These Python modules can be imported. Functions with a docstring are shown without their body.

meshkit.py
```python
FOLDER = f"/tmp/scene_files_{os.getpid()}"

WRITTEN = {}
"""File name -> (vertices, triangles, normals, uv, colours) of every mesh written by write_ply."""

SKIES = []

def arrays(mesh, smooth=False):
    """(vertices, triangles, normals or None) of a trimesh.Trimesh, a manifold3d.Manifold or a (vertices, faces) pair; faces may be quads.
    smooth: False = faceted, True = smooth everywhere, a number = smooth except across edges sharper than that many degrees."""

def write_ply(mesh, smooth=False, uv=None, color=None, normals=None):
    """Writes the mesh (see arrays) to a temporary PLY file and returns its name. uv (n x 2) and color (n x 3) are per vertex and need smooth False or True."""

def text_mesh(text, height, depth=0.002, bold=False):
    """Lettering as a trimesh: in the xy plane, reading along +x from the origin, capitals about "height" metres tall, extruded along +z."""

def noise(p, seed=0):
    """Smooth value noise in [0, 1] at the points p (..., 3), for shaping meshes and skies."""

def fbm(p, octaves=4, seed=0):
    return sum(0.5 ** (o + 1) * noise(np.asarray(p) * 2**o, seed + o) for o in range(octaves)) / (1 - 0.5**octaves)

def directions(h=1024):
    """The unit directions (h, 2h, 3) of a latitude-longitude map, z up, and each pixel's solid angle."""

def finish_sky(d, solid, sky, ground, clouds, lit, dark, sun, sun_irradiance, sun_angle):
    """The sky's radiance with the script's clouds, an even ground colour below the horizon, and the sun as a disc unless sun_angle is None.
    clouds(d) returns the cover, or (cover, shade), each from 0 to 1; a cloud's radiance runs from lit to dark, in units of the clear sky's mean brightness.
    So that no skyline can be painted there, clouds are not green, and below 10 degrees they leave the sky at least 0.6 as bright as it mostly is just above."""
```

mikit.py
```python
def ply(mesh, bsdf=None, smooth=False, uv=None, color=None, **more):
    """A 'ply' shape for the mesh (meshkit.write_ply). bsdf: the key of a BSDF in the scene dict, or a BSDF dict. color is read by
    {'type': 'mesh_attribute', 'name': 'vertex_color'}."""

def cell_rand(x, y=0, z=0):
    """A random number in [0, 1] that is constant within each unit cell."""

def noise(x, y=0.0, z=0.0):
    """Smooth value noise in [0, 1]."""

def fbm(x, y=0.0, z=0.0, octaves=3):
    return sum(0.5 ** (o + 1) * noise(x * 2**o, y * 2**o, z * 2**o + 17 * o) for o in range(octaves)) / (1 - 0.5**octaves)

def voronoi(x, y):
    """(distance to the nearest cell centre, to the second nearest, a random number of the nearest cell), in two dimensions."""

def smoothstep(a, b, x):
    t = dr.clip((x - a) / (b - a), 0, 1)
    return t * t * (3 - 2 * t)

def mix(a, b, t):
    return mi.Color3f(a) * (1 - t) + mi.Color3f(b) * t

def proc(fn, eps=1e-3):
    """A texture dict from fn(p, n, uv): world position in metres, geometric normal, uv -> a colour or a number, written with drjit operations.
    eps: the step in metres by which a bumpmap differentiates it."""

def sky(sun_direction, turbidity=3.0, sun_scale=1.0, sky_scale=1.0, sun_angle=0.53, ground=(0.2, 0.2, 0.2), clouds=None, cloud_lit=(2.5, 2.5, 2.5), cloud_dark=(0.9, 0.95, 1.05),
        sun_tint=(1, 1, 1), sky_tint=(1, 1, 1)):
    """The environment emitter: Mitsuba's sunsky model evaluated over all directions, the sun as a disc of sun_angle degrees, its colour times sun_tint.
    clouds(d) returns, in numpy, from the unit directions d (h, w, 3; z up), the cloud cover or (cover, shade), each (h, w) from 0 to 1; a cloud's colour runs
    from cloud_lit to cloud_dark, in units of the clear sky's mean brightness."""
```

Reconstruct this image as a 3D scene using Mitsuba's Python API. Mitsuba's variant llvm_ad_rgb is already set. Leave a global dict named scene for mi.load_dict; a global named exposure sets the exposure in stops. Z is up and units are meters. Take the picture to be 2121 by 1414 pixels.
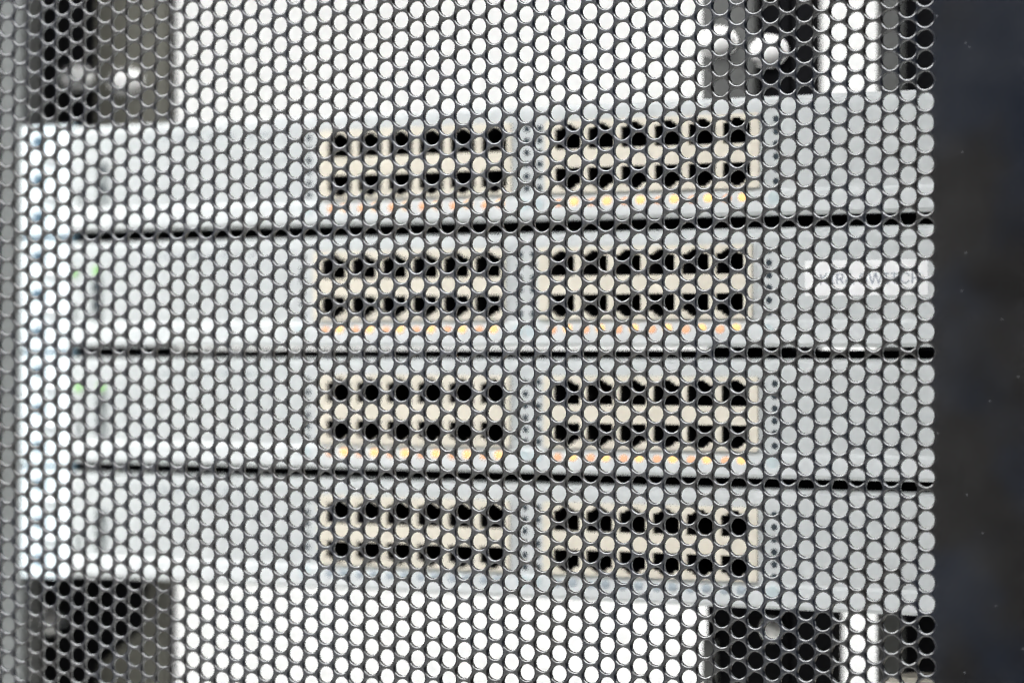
import math, random
import numpy as np
import trimesh
from shapely.geometry import Polygon, box as sbox
from shapely.ops import unary_union
import drjit as dr
import mitsuba as mi
import mikit, meshkit

T = mi.ScalarTransform4f
scene, labels = {}, {}
MM = 0.001

# ------------------------------------------------------------------ camera
# rack frame: x to the right along the unit fronts, y into the rack, z up; metres
RC = np.array([[0.839265, -0.000228, 0.543723], [-0.000610, 0.999999, 0.001360], [-0.543722, -0.001473, 0.839264]])
CAM_UVW = np.array([670.154, 1.816, -1034.418])
UVW = np.array([[1, 0, 0], [0, 0, 1], [0, -1, 0]], float)          # (right, down, deep) -> world
right, down, fwd = (UVW @ RC[i] for i in range(3))
M = np.eye(4)
M[:3, 0], M[:3, 1], M[:3, 2], M[:3, 3] = -right, -down, fwd, UVW @ CAM_UVW * MM
scene['camera'] = {'type': 'thinlens', 'fov': 16.746, 'fov_axis': 'x', 'to_world': T(M.tolist()),
                   'aperture_radius': 0.0072, 'focus_distance': 1.102, 'near_clip': 0.05, 'far_clip': 30.0}

# ------------------------------------------------------------------ light
exposure = 0.0
AISLE, BACK = 8.6, 1.0


def lamp(key, x, y, z, w, d, power, tint, label):
    """A ceiling light: a housing with a glowing diffuser on its underside."""
    hous = trimesh.creation.box((w + .06, d + .06, .07))
    hous.apply_translation((x, y, z + .045))
    scene[key + '__housing'] = mikit.ply(hous, 'lamp_housing_paint')
    v = np.array([[x - w / 2, y - d / 2, z], [x + w / 2, y - d / 2, z], [x + w / 2, y + d / 2, z], [x - w / 2, y + d / 2, z]])
    scene[key + '__diffuser'] = mikit.ply(trimesh.Trimesh(v, [[0, 2, 1], [0, 3, 2]], process=False), 'lamp_housing_paint',
                                          emitter={'type': 'area', 'radiance': {'type': 'rgb', 'value': [power * c for c in tint]}})
    labels[key] = {'label': label, 'category': 'ceiling lamp', 'group': 'lamps on the ceiling'}


w = np.array([[-3.9, -5.28, -1.0], [-1.08, -5.28, -1.0], [-1.08, -5.28, 1.2], [-3.9, -5.28, 1.2]])  # added glowing panel behind the camera, for sheen on the door
scene['added_light_panel__glow_face'] = mikit.ply(trimesh.Trimesh(w, [[0, 1, 2], [0, 2, 3]], process=False), 'lamp_housing_paint',
                                        emitter={'type': 'area', 'radiance': {'type': 'rgb', 'value': [7.0, 7.3, 7.9]}})
for n, (a, b, c, d) in enumerate(((-4.0, -3.9, -1.1, 1.3), (-1.08, -0.98, -1.1, 1.3), (-3.9, -1.08, 1.2, 1.3), (-3.9, -1.08, -1.1, -1.0))):
    m = trimesh.creation.box((b - a, .06, d - c))
    m.apply_translation(((a + b) / 2, -5.26, (c + d) / 2))
    scene['added_light_panel__frame' + (f'_{n:03d}' if n else '')] = mikit.ply(m, 'lamp_housing_paint')
labels['added_light_panel'] = {'label': 'large added light panel on the unseen far wall, giving the rack door its sheen', 'category': 'window'}
scene['lamp_housing_paint'] = {'type': 'twosided', 'bsdf': {'type': 'diffuse', 'reflectance': {'type': 'rgb', 'value': [.7, .7, .7]}}}
lamp('ceiling_lamp', -.35, -1.5, 1.6, 5.0, .5, AISLE, (1, .985, .96), 'long white ceiling lamp above the aisle, nearest to the front of the rack')
lamp('ceiling_lamp_001', -.35, -2.8, 1.6, 5.0, .6, AISLE * 1.3, (.98, .99, 1), 'long white ceiling lamp above the aisle, second from the front of the rack')
lamp('ceiling_lamp_002', -.35, -4.2, 1.6, 5.0, .6, AISLE * 1.6, (.98, .99, 1), 'long white ceiling lamp above the aisle, farthest from the front of the rack')
lamp('ceiling_lamp_004', -.35, -.92, 1.5, 4.4, .9, AISLE * 1.75, (.98, .99, 1), 'long white ceiling lamp right above the rack door')
lamp('ceiling_lamp_003', -.4, .75, 1.6, 2.6, .5, BACK, (1, .985, .96), 'long white ceiling lamp behind the rack near the pale wall')


# ------------------------------------------------------------------ materials
def rgb(c):
    return {'type': 'rgb', 'value': list(c)}


def pbr(name, color, rough=.5, spec=.5, metal=0.0, coat=0.0, coat_gloss=.8, bump=None):
    b = {'type': 'principled', 'base_color': color if isinstance(color, dict) else rgb(color),
         'roughness': rough if isinstance(rough, dict) else float(rough), 'specular': float(spec), 'metallic': float(metal)}
    if coat:
        b['clearcoat'], b['clearcoat_gloss'] = float(coat), float(coat_gloss)
    if bump:
        b = {'type': 'bumpmap', 'arbitrary': bump[0], 'scale': bump[1], 'bsdf': b}
    scene[name] = {'type': 'twosided', 'bsdf': b}


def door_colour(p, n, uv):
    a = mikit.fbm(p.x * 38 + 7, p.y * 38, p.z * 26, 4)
    c = mikit.mix((.0031, .0028, .0028), (.0030, .0042, .0074), mikit.smoothstep(.36, .66, a))  # blue and brown clouds: blurred room reflections put into the base colour
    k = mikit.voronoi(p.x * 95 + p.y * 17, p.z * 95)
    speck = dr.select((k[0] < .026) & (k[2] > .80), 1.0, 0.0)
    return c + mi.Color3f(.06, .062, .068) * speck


def door_rough(p, n, uv):
    return 0.13 + .09 * mikit.fbm(p.x * 60, p.y * 60, p.z * 60, 3)


def paint_white(p, n, uv):
    a = mikit.fbm(p.x * 30, p.y * 30, p.z * 90, 3)
    return mikit.mix((.49, .515, .515), (.535, .55, .55), a)


def beige(p, n, uv):
    return mikit.mix((.645, .60, .50), (.69, .645, .55), mikit.fbm(p.x * 80, p.y * 80, p.z * 80, 2))


def olive(p, n, uv):
    a = mikit.fbm(p.x * 25, p.y * 25, p.z * 12, 3)
    return mikit.mix((.085, .083, .068), (.12, .118, .098), a)


def wall_colour(p, n, uv):
    return mikit.mix((.59, .59, .575), (.64, .64, .632), mikit.fbm(p.x * 3, p.y * 3, p.z * 3, 3))


def bright_alu(p, n, uv):
    a = mikit.noise(p.x * 300, p.y * 300, p.z * 14)
    return mikit.mix((.68, .78, .83), (.84, .90, .93), a)


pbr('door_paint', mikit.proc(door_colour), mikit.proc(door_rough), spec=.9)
pbr('unit_paint', mikit.proc(paint_white), .45, .45)
pbr('beige_plastic', mikit.proc(beige), .38, .5)
pbr('olive_steel', mikit.proc(olive), .5, .4)
pbr('floor_vinyl', (.50, .50, .48), .6, .4)
pbr('wall_paint', mikit.proc(wall_colour), .9, .2)
pbr('ear_metal', mikit.proc(bright_alu), .3, .6)
pbr('black_plastic', (.005, .005, .006), .7, .1)
pbr('black_steel', (.004, .004, .005), .8, .08)
pbr('post_grey', (.135, .142, .14), .3, .6)
pbr('rail_zinc', (.17, .30, .40), .4, .5)
pbr('grey_steel', (.10, .102, .098), .45, .5)
pbr('screw_steel', (.75, .78, .8), .25, .6, metal=.8)
pbr('white_nylon', (.83, .82, .80), .35, .5)
pbr('slot_grey', (.26, .28, .28), .5, .4)
pbr('dot_blue', (.02, .032, .042), .3, .5)
pbr('pale_lens', (.50, .575, .59), .2, .6)
pbr('unlit_lens', (.33, .38, .42), .2, .6)
pbr('label_paper', (.80, .80, .80), .5, .3)
pbr('letter_ink', (.30, .33, .38), .5, .3)
pbr('print_grey', (.36, .39, .41), .5, .3)
pbr('amber_lens', (.32, .17, .07), .3, .5)
pbr('green_lens', (.30, .55, .22), .3, .5)


# ------------------------------------------------------------------ helpers
def ext(poly, y0, y1):
    """A polygon in (x, z) millimetres, drawn out from depth y0 to y1; metres."""
    polys = getattr(poly, 'geoms', [poly])
    out = []
    for q in polys:
        m = trimesh.creation.extrude_polygon(q, y1 - y0, engine='earcut')
        v = np.array(m.vertices)
        out.append(trimesh.Trimesh(np.stack([v[:, 0], y0 + v[:, 2], v[:, 1]], 1) * MM, np.array(m.faces)[:, ::-1], process=False))
    return trimesh.util.concatenate(out)


def box(x0, x1, y0, y1, z0, z1):
    m = trimesh.creation.box((x1 - x0, y1 - y0, z1 - z0))
    m.apply_translation(((x0 + x1) / 2, (y0 + y1) / 2, (z0 + z1) / 2))
    m.apply_scale(MM)
    return m


def rbox(x0, x1, y0, y1, z0, z1, c=.4):
    """A box whose front edges are chamfered."""
    v = []
    for (y, s) in ((y0, c), (y0 + c, 0), (y1, 0)):
        v += [(x0 + s, y, z0 + s), (x1 - s, y, z0 + s), (x1 - s, y, z1 - s), (x0 + s, y, z1 - s)]
    f = [(0, 1, 2), (0, 2, 3), (8, 10, 9), (8, 11, 10)]
    for r in (0, 4):
        for i in range(4):
            j = (i + 1) % 4
            f += [(r + i, r + 4 + i, r + 4 + j), (r + i, r + 4 + j, r + j)]
    return trimesh.Trimesh(np.array(v) * MM, f, process=False)


def along_x(profile, x0, x1):
    """A closed profile in (y, z) millimetres drawn out along x."""
    m = trimesh.creation.extrude_polygon(Polygon(profile), x1 - x0, engine='earcut')
    v = np.array(m.vertices)
    return trimesh.Trimesh(np.stack([x0 + v[:, 2], v[:, 0], v[:, 1]], 1) * MM, np.array(m.faces), process=False)


def disc(x, z, r, y0, y1, n=20):
    a = np.arange(n) * 2 * math.pi / n
    return ext(Polygon(np.stack([x + r * np.cos(a), z + r * np.sin(a)], 1)), y0, y1)


def dome(x, z, rx, rz, y0, h, n=28, rings=7):
    """A rounded cap that bulges towards -y from the depth y0."""
    v, f = [(x, y0 - h, z)], []
    a = np.arange(n) * 2 * math.pi / n
    for k in range(1, rings + 1):
        t = k / rings * math.pi / 2
        s = math.sin(t) ** .8
        v += [(x + rx * s * math.cos(q), y0 - h * math.cos(t), z + rz * s * math.sin(q)) for q in a]
    for i in range(n):
        f.append((0, 1 + i, 1 + (i + 1) % n))
        for k in range(rings - 1):
            p, q = 1 + k * n, 1 + (k + 1) * n
            f += [(p + i, q + i, q + (i + 1) % n), (p + i, q + (i + 1) % n, p + (i + 1) % n)]
    return trimesh.Trimesh(np.array(v) * MM, f, process=False)


def numbered(key):
    if not any(k == key or k.startswith(key + '__') for k in scene):
        return key
    i = 1
    while any(k == f'{key}_{i:03d}' or k.startswith(f'{key}_{i:03d}__') for k in scene):
        i += 1
    return f'{key}_{i:03d}'


def put(key, mesh, bsdf, smooth=False, label=None, kind=None, **more):
    key = numbered(key)
    scene[key] = mikit.ply(mesh, bsdf, smooth=smooth, **more)
    if label or kind:
        labels[key] = {k: v for k, v in (('label', label), ('kind', kind)) if v}
    return key


# ------------------------------------------------------------------ room behind the rack
put('floor', box(-7000, 4000, -5300, 1490, -1400, -1300), 'floor_vinyl', kind='structure')
put('aisle_wall', box(-7000, -700, -5400, -5300, -1500, 2200), 'wall_paint', kind='structure')
put('back_wall', box(-2600, 2000, 1500, 1600, -1500, 1400), 'wall_paint', kind='structure')

# ------------------------------------------------------------------ rear rails, posts and caps
RY = 45.0
thing = 'rear_rail'
put(thing + '__web', box(-420, -234, RY + 16, RY + 19, -300, 300), 'black_steel')
put(thing + '__face_plate', ext(Polygon([(-227, -300), (-227, -130), (-204, -114), (-200, -92), (-192, -92), (-192, -300)]), RY, RY + 4), 'olive_steel', label='lower olive face plate with its upper edge cut along a diagonal shadow')  # slanted cut shapes a diagonal shadow edge into the plate
put(thing + '__face_plate', rbox(-229, -192, RY, RY + 4, 84, 300, .8), 'olive_steel')
put(thing + '__flange', box(-262, -192.5, RY + 4.5, RY + 7, -300, 300), 'black_steel')
labels[thing] = {'label': 'dark rear rail with olive face plates behind the left end of the switches', 'category': 'rack rail'}
thing = 'rear_rail_001'
put(thing + '__web', box(-12, 34, RY + 120, RY + 124, -300, 300), 'black_steel')
put(thing + '__web', box(34.05, 43.5, RY + 120, RY + 124, -300, -85), 'black_steel')
put(thing + '__flange', box(72, 85, RY + 3.2, RY + 6, -300, 300), 'black_steel')
put(thing + '__face_plate', rbox(51.5, 73, RY, RY + 3, 84, 300, .8), 'grey_steel')
put(thing + '__face_plate', rbox(51.5, 57, RY, RY + 3, -300, -106, .8), 'grey_steel')
put(thing + '__flange', box(52, 71.9, RY + 3.4, RY + 5.8, -300, 300), 'black_steel')
labels[thing] = {'label': 'black rear rail with grey face plates, left of the narrow bright gap at the right', 'category': 'rack rail'}
thing = 'rear_rail_002'
put(thing + '__web', box(100, 420, RY + 61, RY + 64, -300, 300), 'black_steel')
put(thing + '__face_plate', rbox(93, 102.5, RY + 55, RY + 60, -300, 300, .8), 'grey_steel')
labels[thing] = {'label': 'black rear rail with a narrow grey edge, beside the dark door border', 'category': 'rack rail'}

caps = [(-234.0, 105.5, 8.0, 4.8, RY - 4, 'oval white nylon screw cap high in the left corner, nearer the grey post'),
        (-212.0, 103.5, 8.2, 5.0, RY - .2, 'oval white nylon screw cap high on the left olive rail plate'),
        (58.3, 106.5, 7.6, 5.2, RY - .2, 'oval white nylon screw cap top right, beside the bright wall edge'),
        (77.6, 102.5, 7.4, 5.4, RY + 1.8, 'oval white nylon screw cap top right, against the black rail web'),
        (-248.0, -112.5, 4.2, 4.8, RY - 4, 'small round white screw cap in the bottom left corner'),
        (79.0, -101.5, 4.2, 4.2, RY + 1.8, 'small round white screw cap bottom right under the lowest switch')]
for (x, z, rx, rz, y, lab) in caps:
    k = numbered('screw_cap')
    put(k + '__dome', dome(x, z, rx, rz, y, 4.0), 'white_nylon', smooth=True)
    put(k + '__washer', ext(Polygon([(x + rx * 1.12 * math.cos(a), z + rz * 1.12 * math.sin(a)) for a in np.arange(28) * math.pi / 14]), y - .6, y), 'white_nylon')
    put(k + '__shank', disc(x, z, 2.2, y, y + 9, 12), 'screw_steel')
    labels[k] = {'label': lab, 'category': 'screw cap'}

thing = 'front_post'
put(thing + '__face', rbox(-330, -229.3, 2, 5, -300, 300, .8), 'post_grey')
put(thing + '__side', box(-231.5, -229.4, 5, 13, -300, 300), 'grey_steel')
labels[thing] = {'label': 'grey steel rack post at the left edge, beside the bright mounting ears', 'category': 'rack post'}

put('front_rail__strip', rbox(-229, -203.6, 3.2, 5, -88, 84, .3), 'rail_zinc')
labels['front_rail'] = {'label': 'bluish zinc rail behind the bright mounting ears, showing through their slots', 'category': 'rack rail'}

thing = 'lower_box'
put(thing + '__shell', rbox(138, 254, 20, 40, -150, -113, 1.0), 'beige_plastic')
put(thing + '__ledge', rbox(140, 250, 14, 19.8, -117, -114, .5), 'beige_plastic')
labels[thing] = {'label': 'pale beige box, only its top edge showing in the bottom right corner', 'category': 'box'}

# ------------------------------------------------------------------ the four switches
PORT_W, PITCH = 10.8, 13.5


def port_shape(x, up):
    """A modular socket opening with its stepped latch notch, up or down; z from the top of the unit."""
    if up:
        return unary_union([sbox(x, -15.8, x + PORT_W, -8.6), sbox(x + 2.2, -8.7, x + PORT_W - 2.2, -7.8), sbox(x + 3.6, -7.9, x + PORT_W - 3.6, -6.9)])
    return unary_union([sbox(x, -28.3, x + PORT_W, -22.2), sbox(x + 2.2, -29.4, x + PORT_W - 2.2, -28.2), sbox(x + 3.6, -30.2, x + PORT_W - 3.6, -29.3)])


def cavity(poly, y0, y1):
    """The walls and the bottom of a socket."""
    xy = np.array(poly.exterior.coords)[:-1]
    n = len(xy)
    v = np.vstack([np.c_[xy[:, 0], np.full(n, y0), xy[:, 1]], np.c_[xy[:, 0], np.full(n, y1), xy[:, 1]]])
    f = [t for i in range(n) for t in ((i, (i + 1) % n, n + (i + 1) % n), (i, n + (i + 1) % n, n + i))]
    x0, z0, x1, z1 = poly.bounds
    b = len(v)
    v = np.vstack([v, [(x0, y1, z0), (x1, y1, z0), (x1, y1, z1), (x0, y1, z1)]])
    return trimesh.Trimesh(v * MM, f + [(b, b + 1, b + 2), (b, b + 2, b + 3)], process=False)


def led_emit(c, k):
    return {'type': 'area', 'sampling_weight': .02, 'radiance': rgb([k * q for q in c])}


def network_switch(top, dx, chassis, label, lit, green, name_label, shift=0.0):
    """One unit; top: height of its upper edge, dx: its play sideways, all in mm."""
    u = numbered('network_switch')
    X0, X1 = -202.6 + dx * .3, 229.0 + dx * .3
    mv = lambda m, x=dx, y=0.0, z=0.0: m.apply_translation((x * MM, y * MM, (top + z) * MM))
    blocks = ((-83.5, .5, -79.5), (14.5, 100.5, 18.9))
    openings = [sbox(a + dx, -31.0 - shift, b + dx, -5.6 - shift) for a, b, _ in blocks]
    front = sbox(X0, -31.4 - shift, X1, -3.6)
    for o in openings:
        front = front.difference(o)
    put(u + '__front_panel', mv(ext(front, 0, 2), 0), 'unit_paint')
    put(u + '__top_rim', mv(along_x([(0, -3.6), (.3, -1.6), (1.4, -.4), (3.2, 0), (8, 0), (8, -3.6)], X0, X1), 0), 'unit_paint')
    bottom = -40.4
    put(u + '__lamp_strip', mv(along_x([(0, -31.4 - shift), (-.9, -32.6 - shift), (-2.4, bottom + 1.2), (-1.6, bottom), (8, bottom), (8, -31.4 - shift)], X0, X1), 0), 'unit_paint')
    put(u + '__chassis', box(-200, 226, 14.5, 42, *chassis), 'black_steel')
    for s, (e0, e1) in (('l', (-228.2, -203.3)), ('r', (229.8, 254.6))):
        ear = sbox(e0, -41.6, e1, .9).buffer(-1).buffer(1)
        cx = (e0 + e1) / 2
        cx = e0 + 8.6 if s == 'l' else e1 - 8.6
        for zc in (-5.6, -20.4, -35.0):
            ear = ear.difference(sbox(cx - 1.6, zc - .01, cx + 1.6, zc + .01).buffer(2.2))
        put(u + '__mounting_ear', mv(ext(ear, 0.4, 2.8), 0), 'ear_metal')
    for zc in (-13.0, -27.8):
        put(u + '__ear_screw', mv(dome(-213.4, zc, 3.1, 3.1, .4, 1.6, 18, 4), 0), 'screw_steel', smooth=True)
    for (a, b, p0) in blocks:
        blk = sbox(a + .15, -30.9, b - .15, -5.7).buffer(-.8).buffer(.8)
        shapes = [(port_shape(p0 + PITCH * i, up)) for up in (True, False) for i in range(6)]
        pb = blk
        for q in shapes:
            pb = pb.difference(q)
        key = numbered(u + '__port_block')
        put(key, mv(ext(pb, -1.6, -.6), dx, 0, -shift), 'beige_plastic')
        rim = sbox(a - .9, -31.2, b + .9, -5.4).difference(sbox(a + .1, -30.95, b - .1, -5.65))
        put(key + '__surround', mv(ext(rim, -.5, .2), dx, 0, -shift), 'unit_paint')
        for q in shapes:
            put(key + '__port', mv(cavity(q, -.6, 13.5), dx, 0, -shift), 'black_plastic')
    # signal lamps: two under each pair of sockets
    for bi, (a, b, p0) in enumerate(blocks):
        for i in range(6):
            for j, off in enumerate((1.6, 7.8)):
                z = (-34.6 if j == 0 else -34.2) - shift * .6
                x = p0 + PITCH * i + off
                m = mv(dome(x, z, 1.9, 1.6, -1.2, .9, 18, 4))
                k = (1.3, 1.25)[bi == 0] * (.55 if j == 0 else 1.0)
                if lit:
                    put(u + '__signal_lamp', m, 'amber_lens', emitter=led_emit((1.0, .55, .22) if j else (.95, .54, .37), k))
                else:
                    put(u + '__signal_lamp', m, 'unlit_lens')
    # rows of small vent holes beside the blocks, pale lenses below them
    vents = []
    for x in (-89.1, 6.2, 11.6, 106.3):
        for i in range(6):
            vents.append(disc(x, -8.0 - 4.2 * i, 1.15, -.25, .6, 14))
        put(u + '__status_lens', mv(disc(x, -34.9, 2.3, -1.9, 0, 20)), 'pale_lens')
    put(u + '__vent_holes', mv(trimesh.util.concatenate(vents), dx, 0, -shift), 'dot_blue', kind='stuff')
    # left end: power slot, buttons, printed marks
    put(u + '__slot', mv(rbox(-190.0, -184.2, -.4, .5, -33.0 + 2, -14.0, .2)), 'slot_grey')
    for z in (-17.5, -24.5):
        put(u + '__button', mv(disc(-187.0, z, 1.5, -1.0, 0)), 'dot_blue')
    put(u + '__small_slot', mv(rbox(-199.6, -197.2, -.3, .5, -31, -24, .2)), 'slot_grey')
    if green:
        for x, z, r in ((-198.3, -11.8, 1.6), (-186.8, -11.4, 1.9)):
            put(u + '__green_lamp', mv(disc(x, z, r, -.9, 0)), 'green_lens', emitter=led_emit((.28, .6, .16), .15 if x < -190 else .03))
    rnd = random.Random(int(top * 10))
    marks = []
    x = -165.0
    while x < -112:
        w = rnd.uniform(2.5, 6)
        marks.append(sbox(x, -6.9, x + w, -5.7))
        x += w + rnd.uniform(2, 4)
    put(u + '__printed_marks', mv(ext(unary_union(marks), -.06, .2)), 'print_grey', kind='stuff')
    if name_label:
        lab = put(u + '__name_label', mv(rbox(117.4, 163.0, -.35, 0, -23.3, -11.5, .05), 0), 'label_paper', label='white name label with grey capitals')
        t = meshkit.text_mesh('KIRA SWITCH', 3.6, .15)
        v = np.array(t.vertices)
        v[:, 0] *= 37.2 / (v[:, 0].max() - v[:, 0].min())
        v = np.stack([123.2 + v[:, 0] - v[:, 0].min(), -.5 + v[:, 2], -19.45 + v[:, 1]], 1)
        scene[lab + '__lettering'] = mikit.ply(trimesh.Trimesh((v + [0, 0, top]) * MM, np.array(t.faces)[:, ::-1], process=False), 'letter_ink')
    labels[u] = {'label': label, 'category': 'network switch', 'group': 'white switches stacked in the rack'}


network_switch(83.0, 0.0, (40.8, 83.6), 'topmost white switch, amber lamps lit, no green lamp and no name label', True, False, False)
network_switch(38.5, -2.7, (-.5, 40.6), 'second white switch from the top, carrying the white name label at its right', True, True, True, -.2)
network_switch(-5.8, -.5, (-48.0, -3.1), 'third white switch from the top, green lamp at its left and no name label', True, True, False, .5)
network_switch(-49.8, -.7, (-88.5, -48.2), 'lowest white switch, all of its port lamps unlit', False, False, False, .7)

# ------------------------------------------------------------------ the perforated door, a little ajar
P = 6.35
H = P * math.sqrt(3) / 2
RD = np.array([[0.986255, 0.002613, -0.165210], [-0.002577, 0.999997, 0.000432], [0.165210, 0.0, 0.986258]])
OD = np.array([49.369, 0.781, -105.171])
THICK = 1.6
MD = np.eye(4)
MD[:3, :3], MD[:3, 3] = UVW @ RD, UVW @ OD * MM
DOOR = T(MD.tolist())
C0, C1, R0, R1, RT = -12, 59, -23, 21, -62


def sheet(r0, r1, N, fine):
    a = np.arange(N) * 2 * math.pi / N
    rim = (P / 2) / np.cos(((a - math.pi / 2 + math.pi / 6) % (math.pi / 3)) - math.pi / 6)
    rt, rf, rd = .434 * P, .057 * P, .031 * P
    rings = [(rim, 0.0), (np.full(N, rt + rf + .008 * P), 0.0)]
    for k in range(0, 6) if fine else (0, 5):
        t = k / 5
        rings.append((np.full(N, rt + rf - rf * t), rd * t ** 1.55))
    if not fine:
        rings = rings[:1] + rings[2:]
    rings += [(np.full(N, rt - .008 * P), rd + .012 * P), (np.full(N, rt - .0125 * P), rd + .03 * P), (np.full(N, rt - .014 * P), rd + .06 * P), (np.full(N, rt - .014 * P), THICK - .15), (np.full(N, rt + .15), THICK), (rim, THICK)]
    if not fine:
        rings = rings[:3] + [(np.full(N, rt), THICK), rings[-1]]
    K = len(rings)
    base = np.stack([np.stack([r * np.cos(a), r * np.sin(a), np.full(N, z)], 1) for r, z in rings])       # K, N, 3
    radial = np.stack([np.cos(a), np.sin(a), 0 * a], 1)
    i, j = np.meshgrid(np.arange(K - 1), np.arange(N), indexing='ij')
    q = np.stack([i * N + j, i * N + (j + 1) % N, (i + 1) * N + (j + 1) % N, (i + 1) * N + j], -1).reshape(-1, 4)
    tri = np.vstack([q[:, [0, 1, 2]], q[:, [0, 2, 3]]])
    rng = np.random.default_rng(5)
    V, F, n = [], [], 0
    for c in range(C0, C1 + 1):
        for r in range(r0, r1 + 1):
            v = base.copy()
            wob = rng.normal(0, .016, (K, N)) + rng.normal(0, .02, N)[None]       # lumpy paint on the rolled rims
            wob[:2] = 0
            wob[-2:] = 0
            wob *= fine
            v += radial[None] * wob[..., None]
            v[..., 0] += (c - 31) * H
            v[..., 1] += (r + .5 * (c & 1)) * P
            V.append(v.reshape(-1, 3))
            F.append(tri + n)
            n += K * N
    return trimesh.Trimesh(np.vstack(V) * MM, np.vstack(F), process=False)


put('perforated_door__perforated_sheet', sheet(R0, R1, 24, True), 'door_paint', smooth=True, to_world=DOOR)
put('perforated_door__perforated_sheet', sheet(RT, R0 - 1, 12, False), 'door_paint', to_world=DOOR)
cells = []
corner = [(P / math.sqrt(3) * math.cos(k * math.pi / 3), P / math.sqrt(3) * math.sin(k * math.pi / 3)) for k in range(6)]
for c in range(C0, C1 + 1):
    for r in range(RT, R1 + 1):
        cx, cy = (c - 31) * H, (r + .5 * (c & 1)) * P
        cells.append(Polygon([(cx + px, cy + py) for px, py in corner]).buffer(1e-4, join_style=2))
punched = unary_union(cells)
x0, y0, x1, y1 = punched.bounds
xr = x1 + 45
frame = sbox(x0 - 55, y0 - 40, xr, y1 + 60).difference(punched)
border = trimesh.creation.extrude_polygon(frame, THICK, engine='earcut')
border.apply_scale(MM)
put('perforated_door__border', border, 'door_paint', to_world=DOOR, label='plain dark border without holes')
flange = trimesh.creation.box((1.6, y1 - y0 + 100, 22))
flange.apply_translation((xr + .8, (y0 + y1) / 2 + 10, 11))
flange.apply_scale(MM)
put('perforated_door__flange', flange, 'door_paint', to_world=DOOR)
labels['perforated_door'] = {'label': 'dark painted steel rack door punched with close rows of round holes', 'category': 'rack door'}
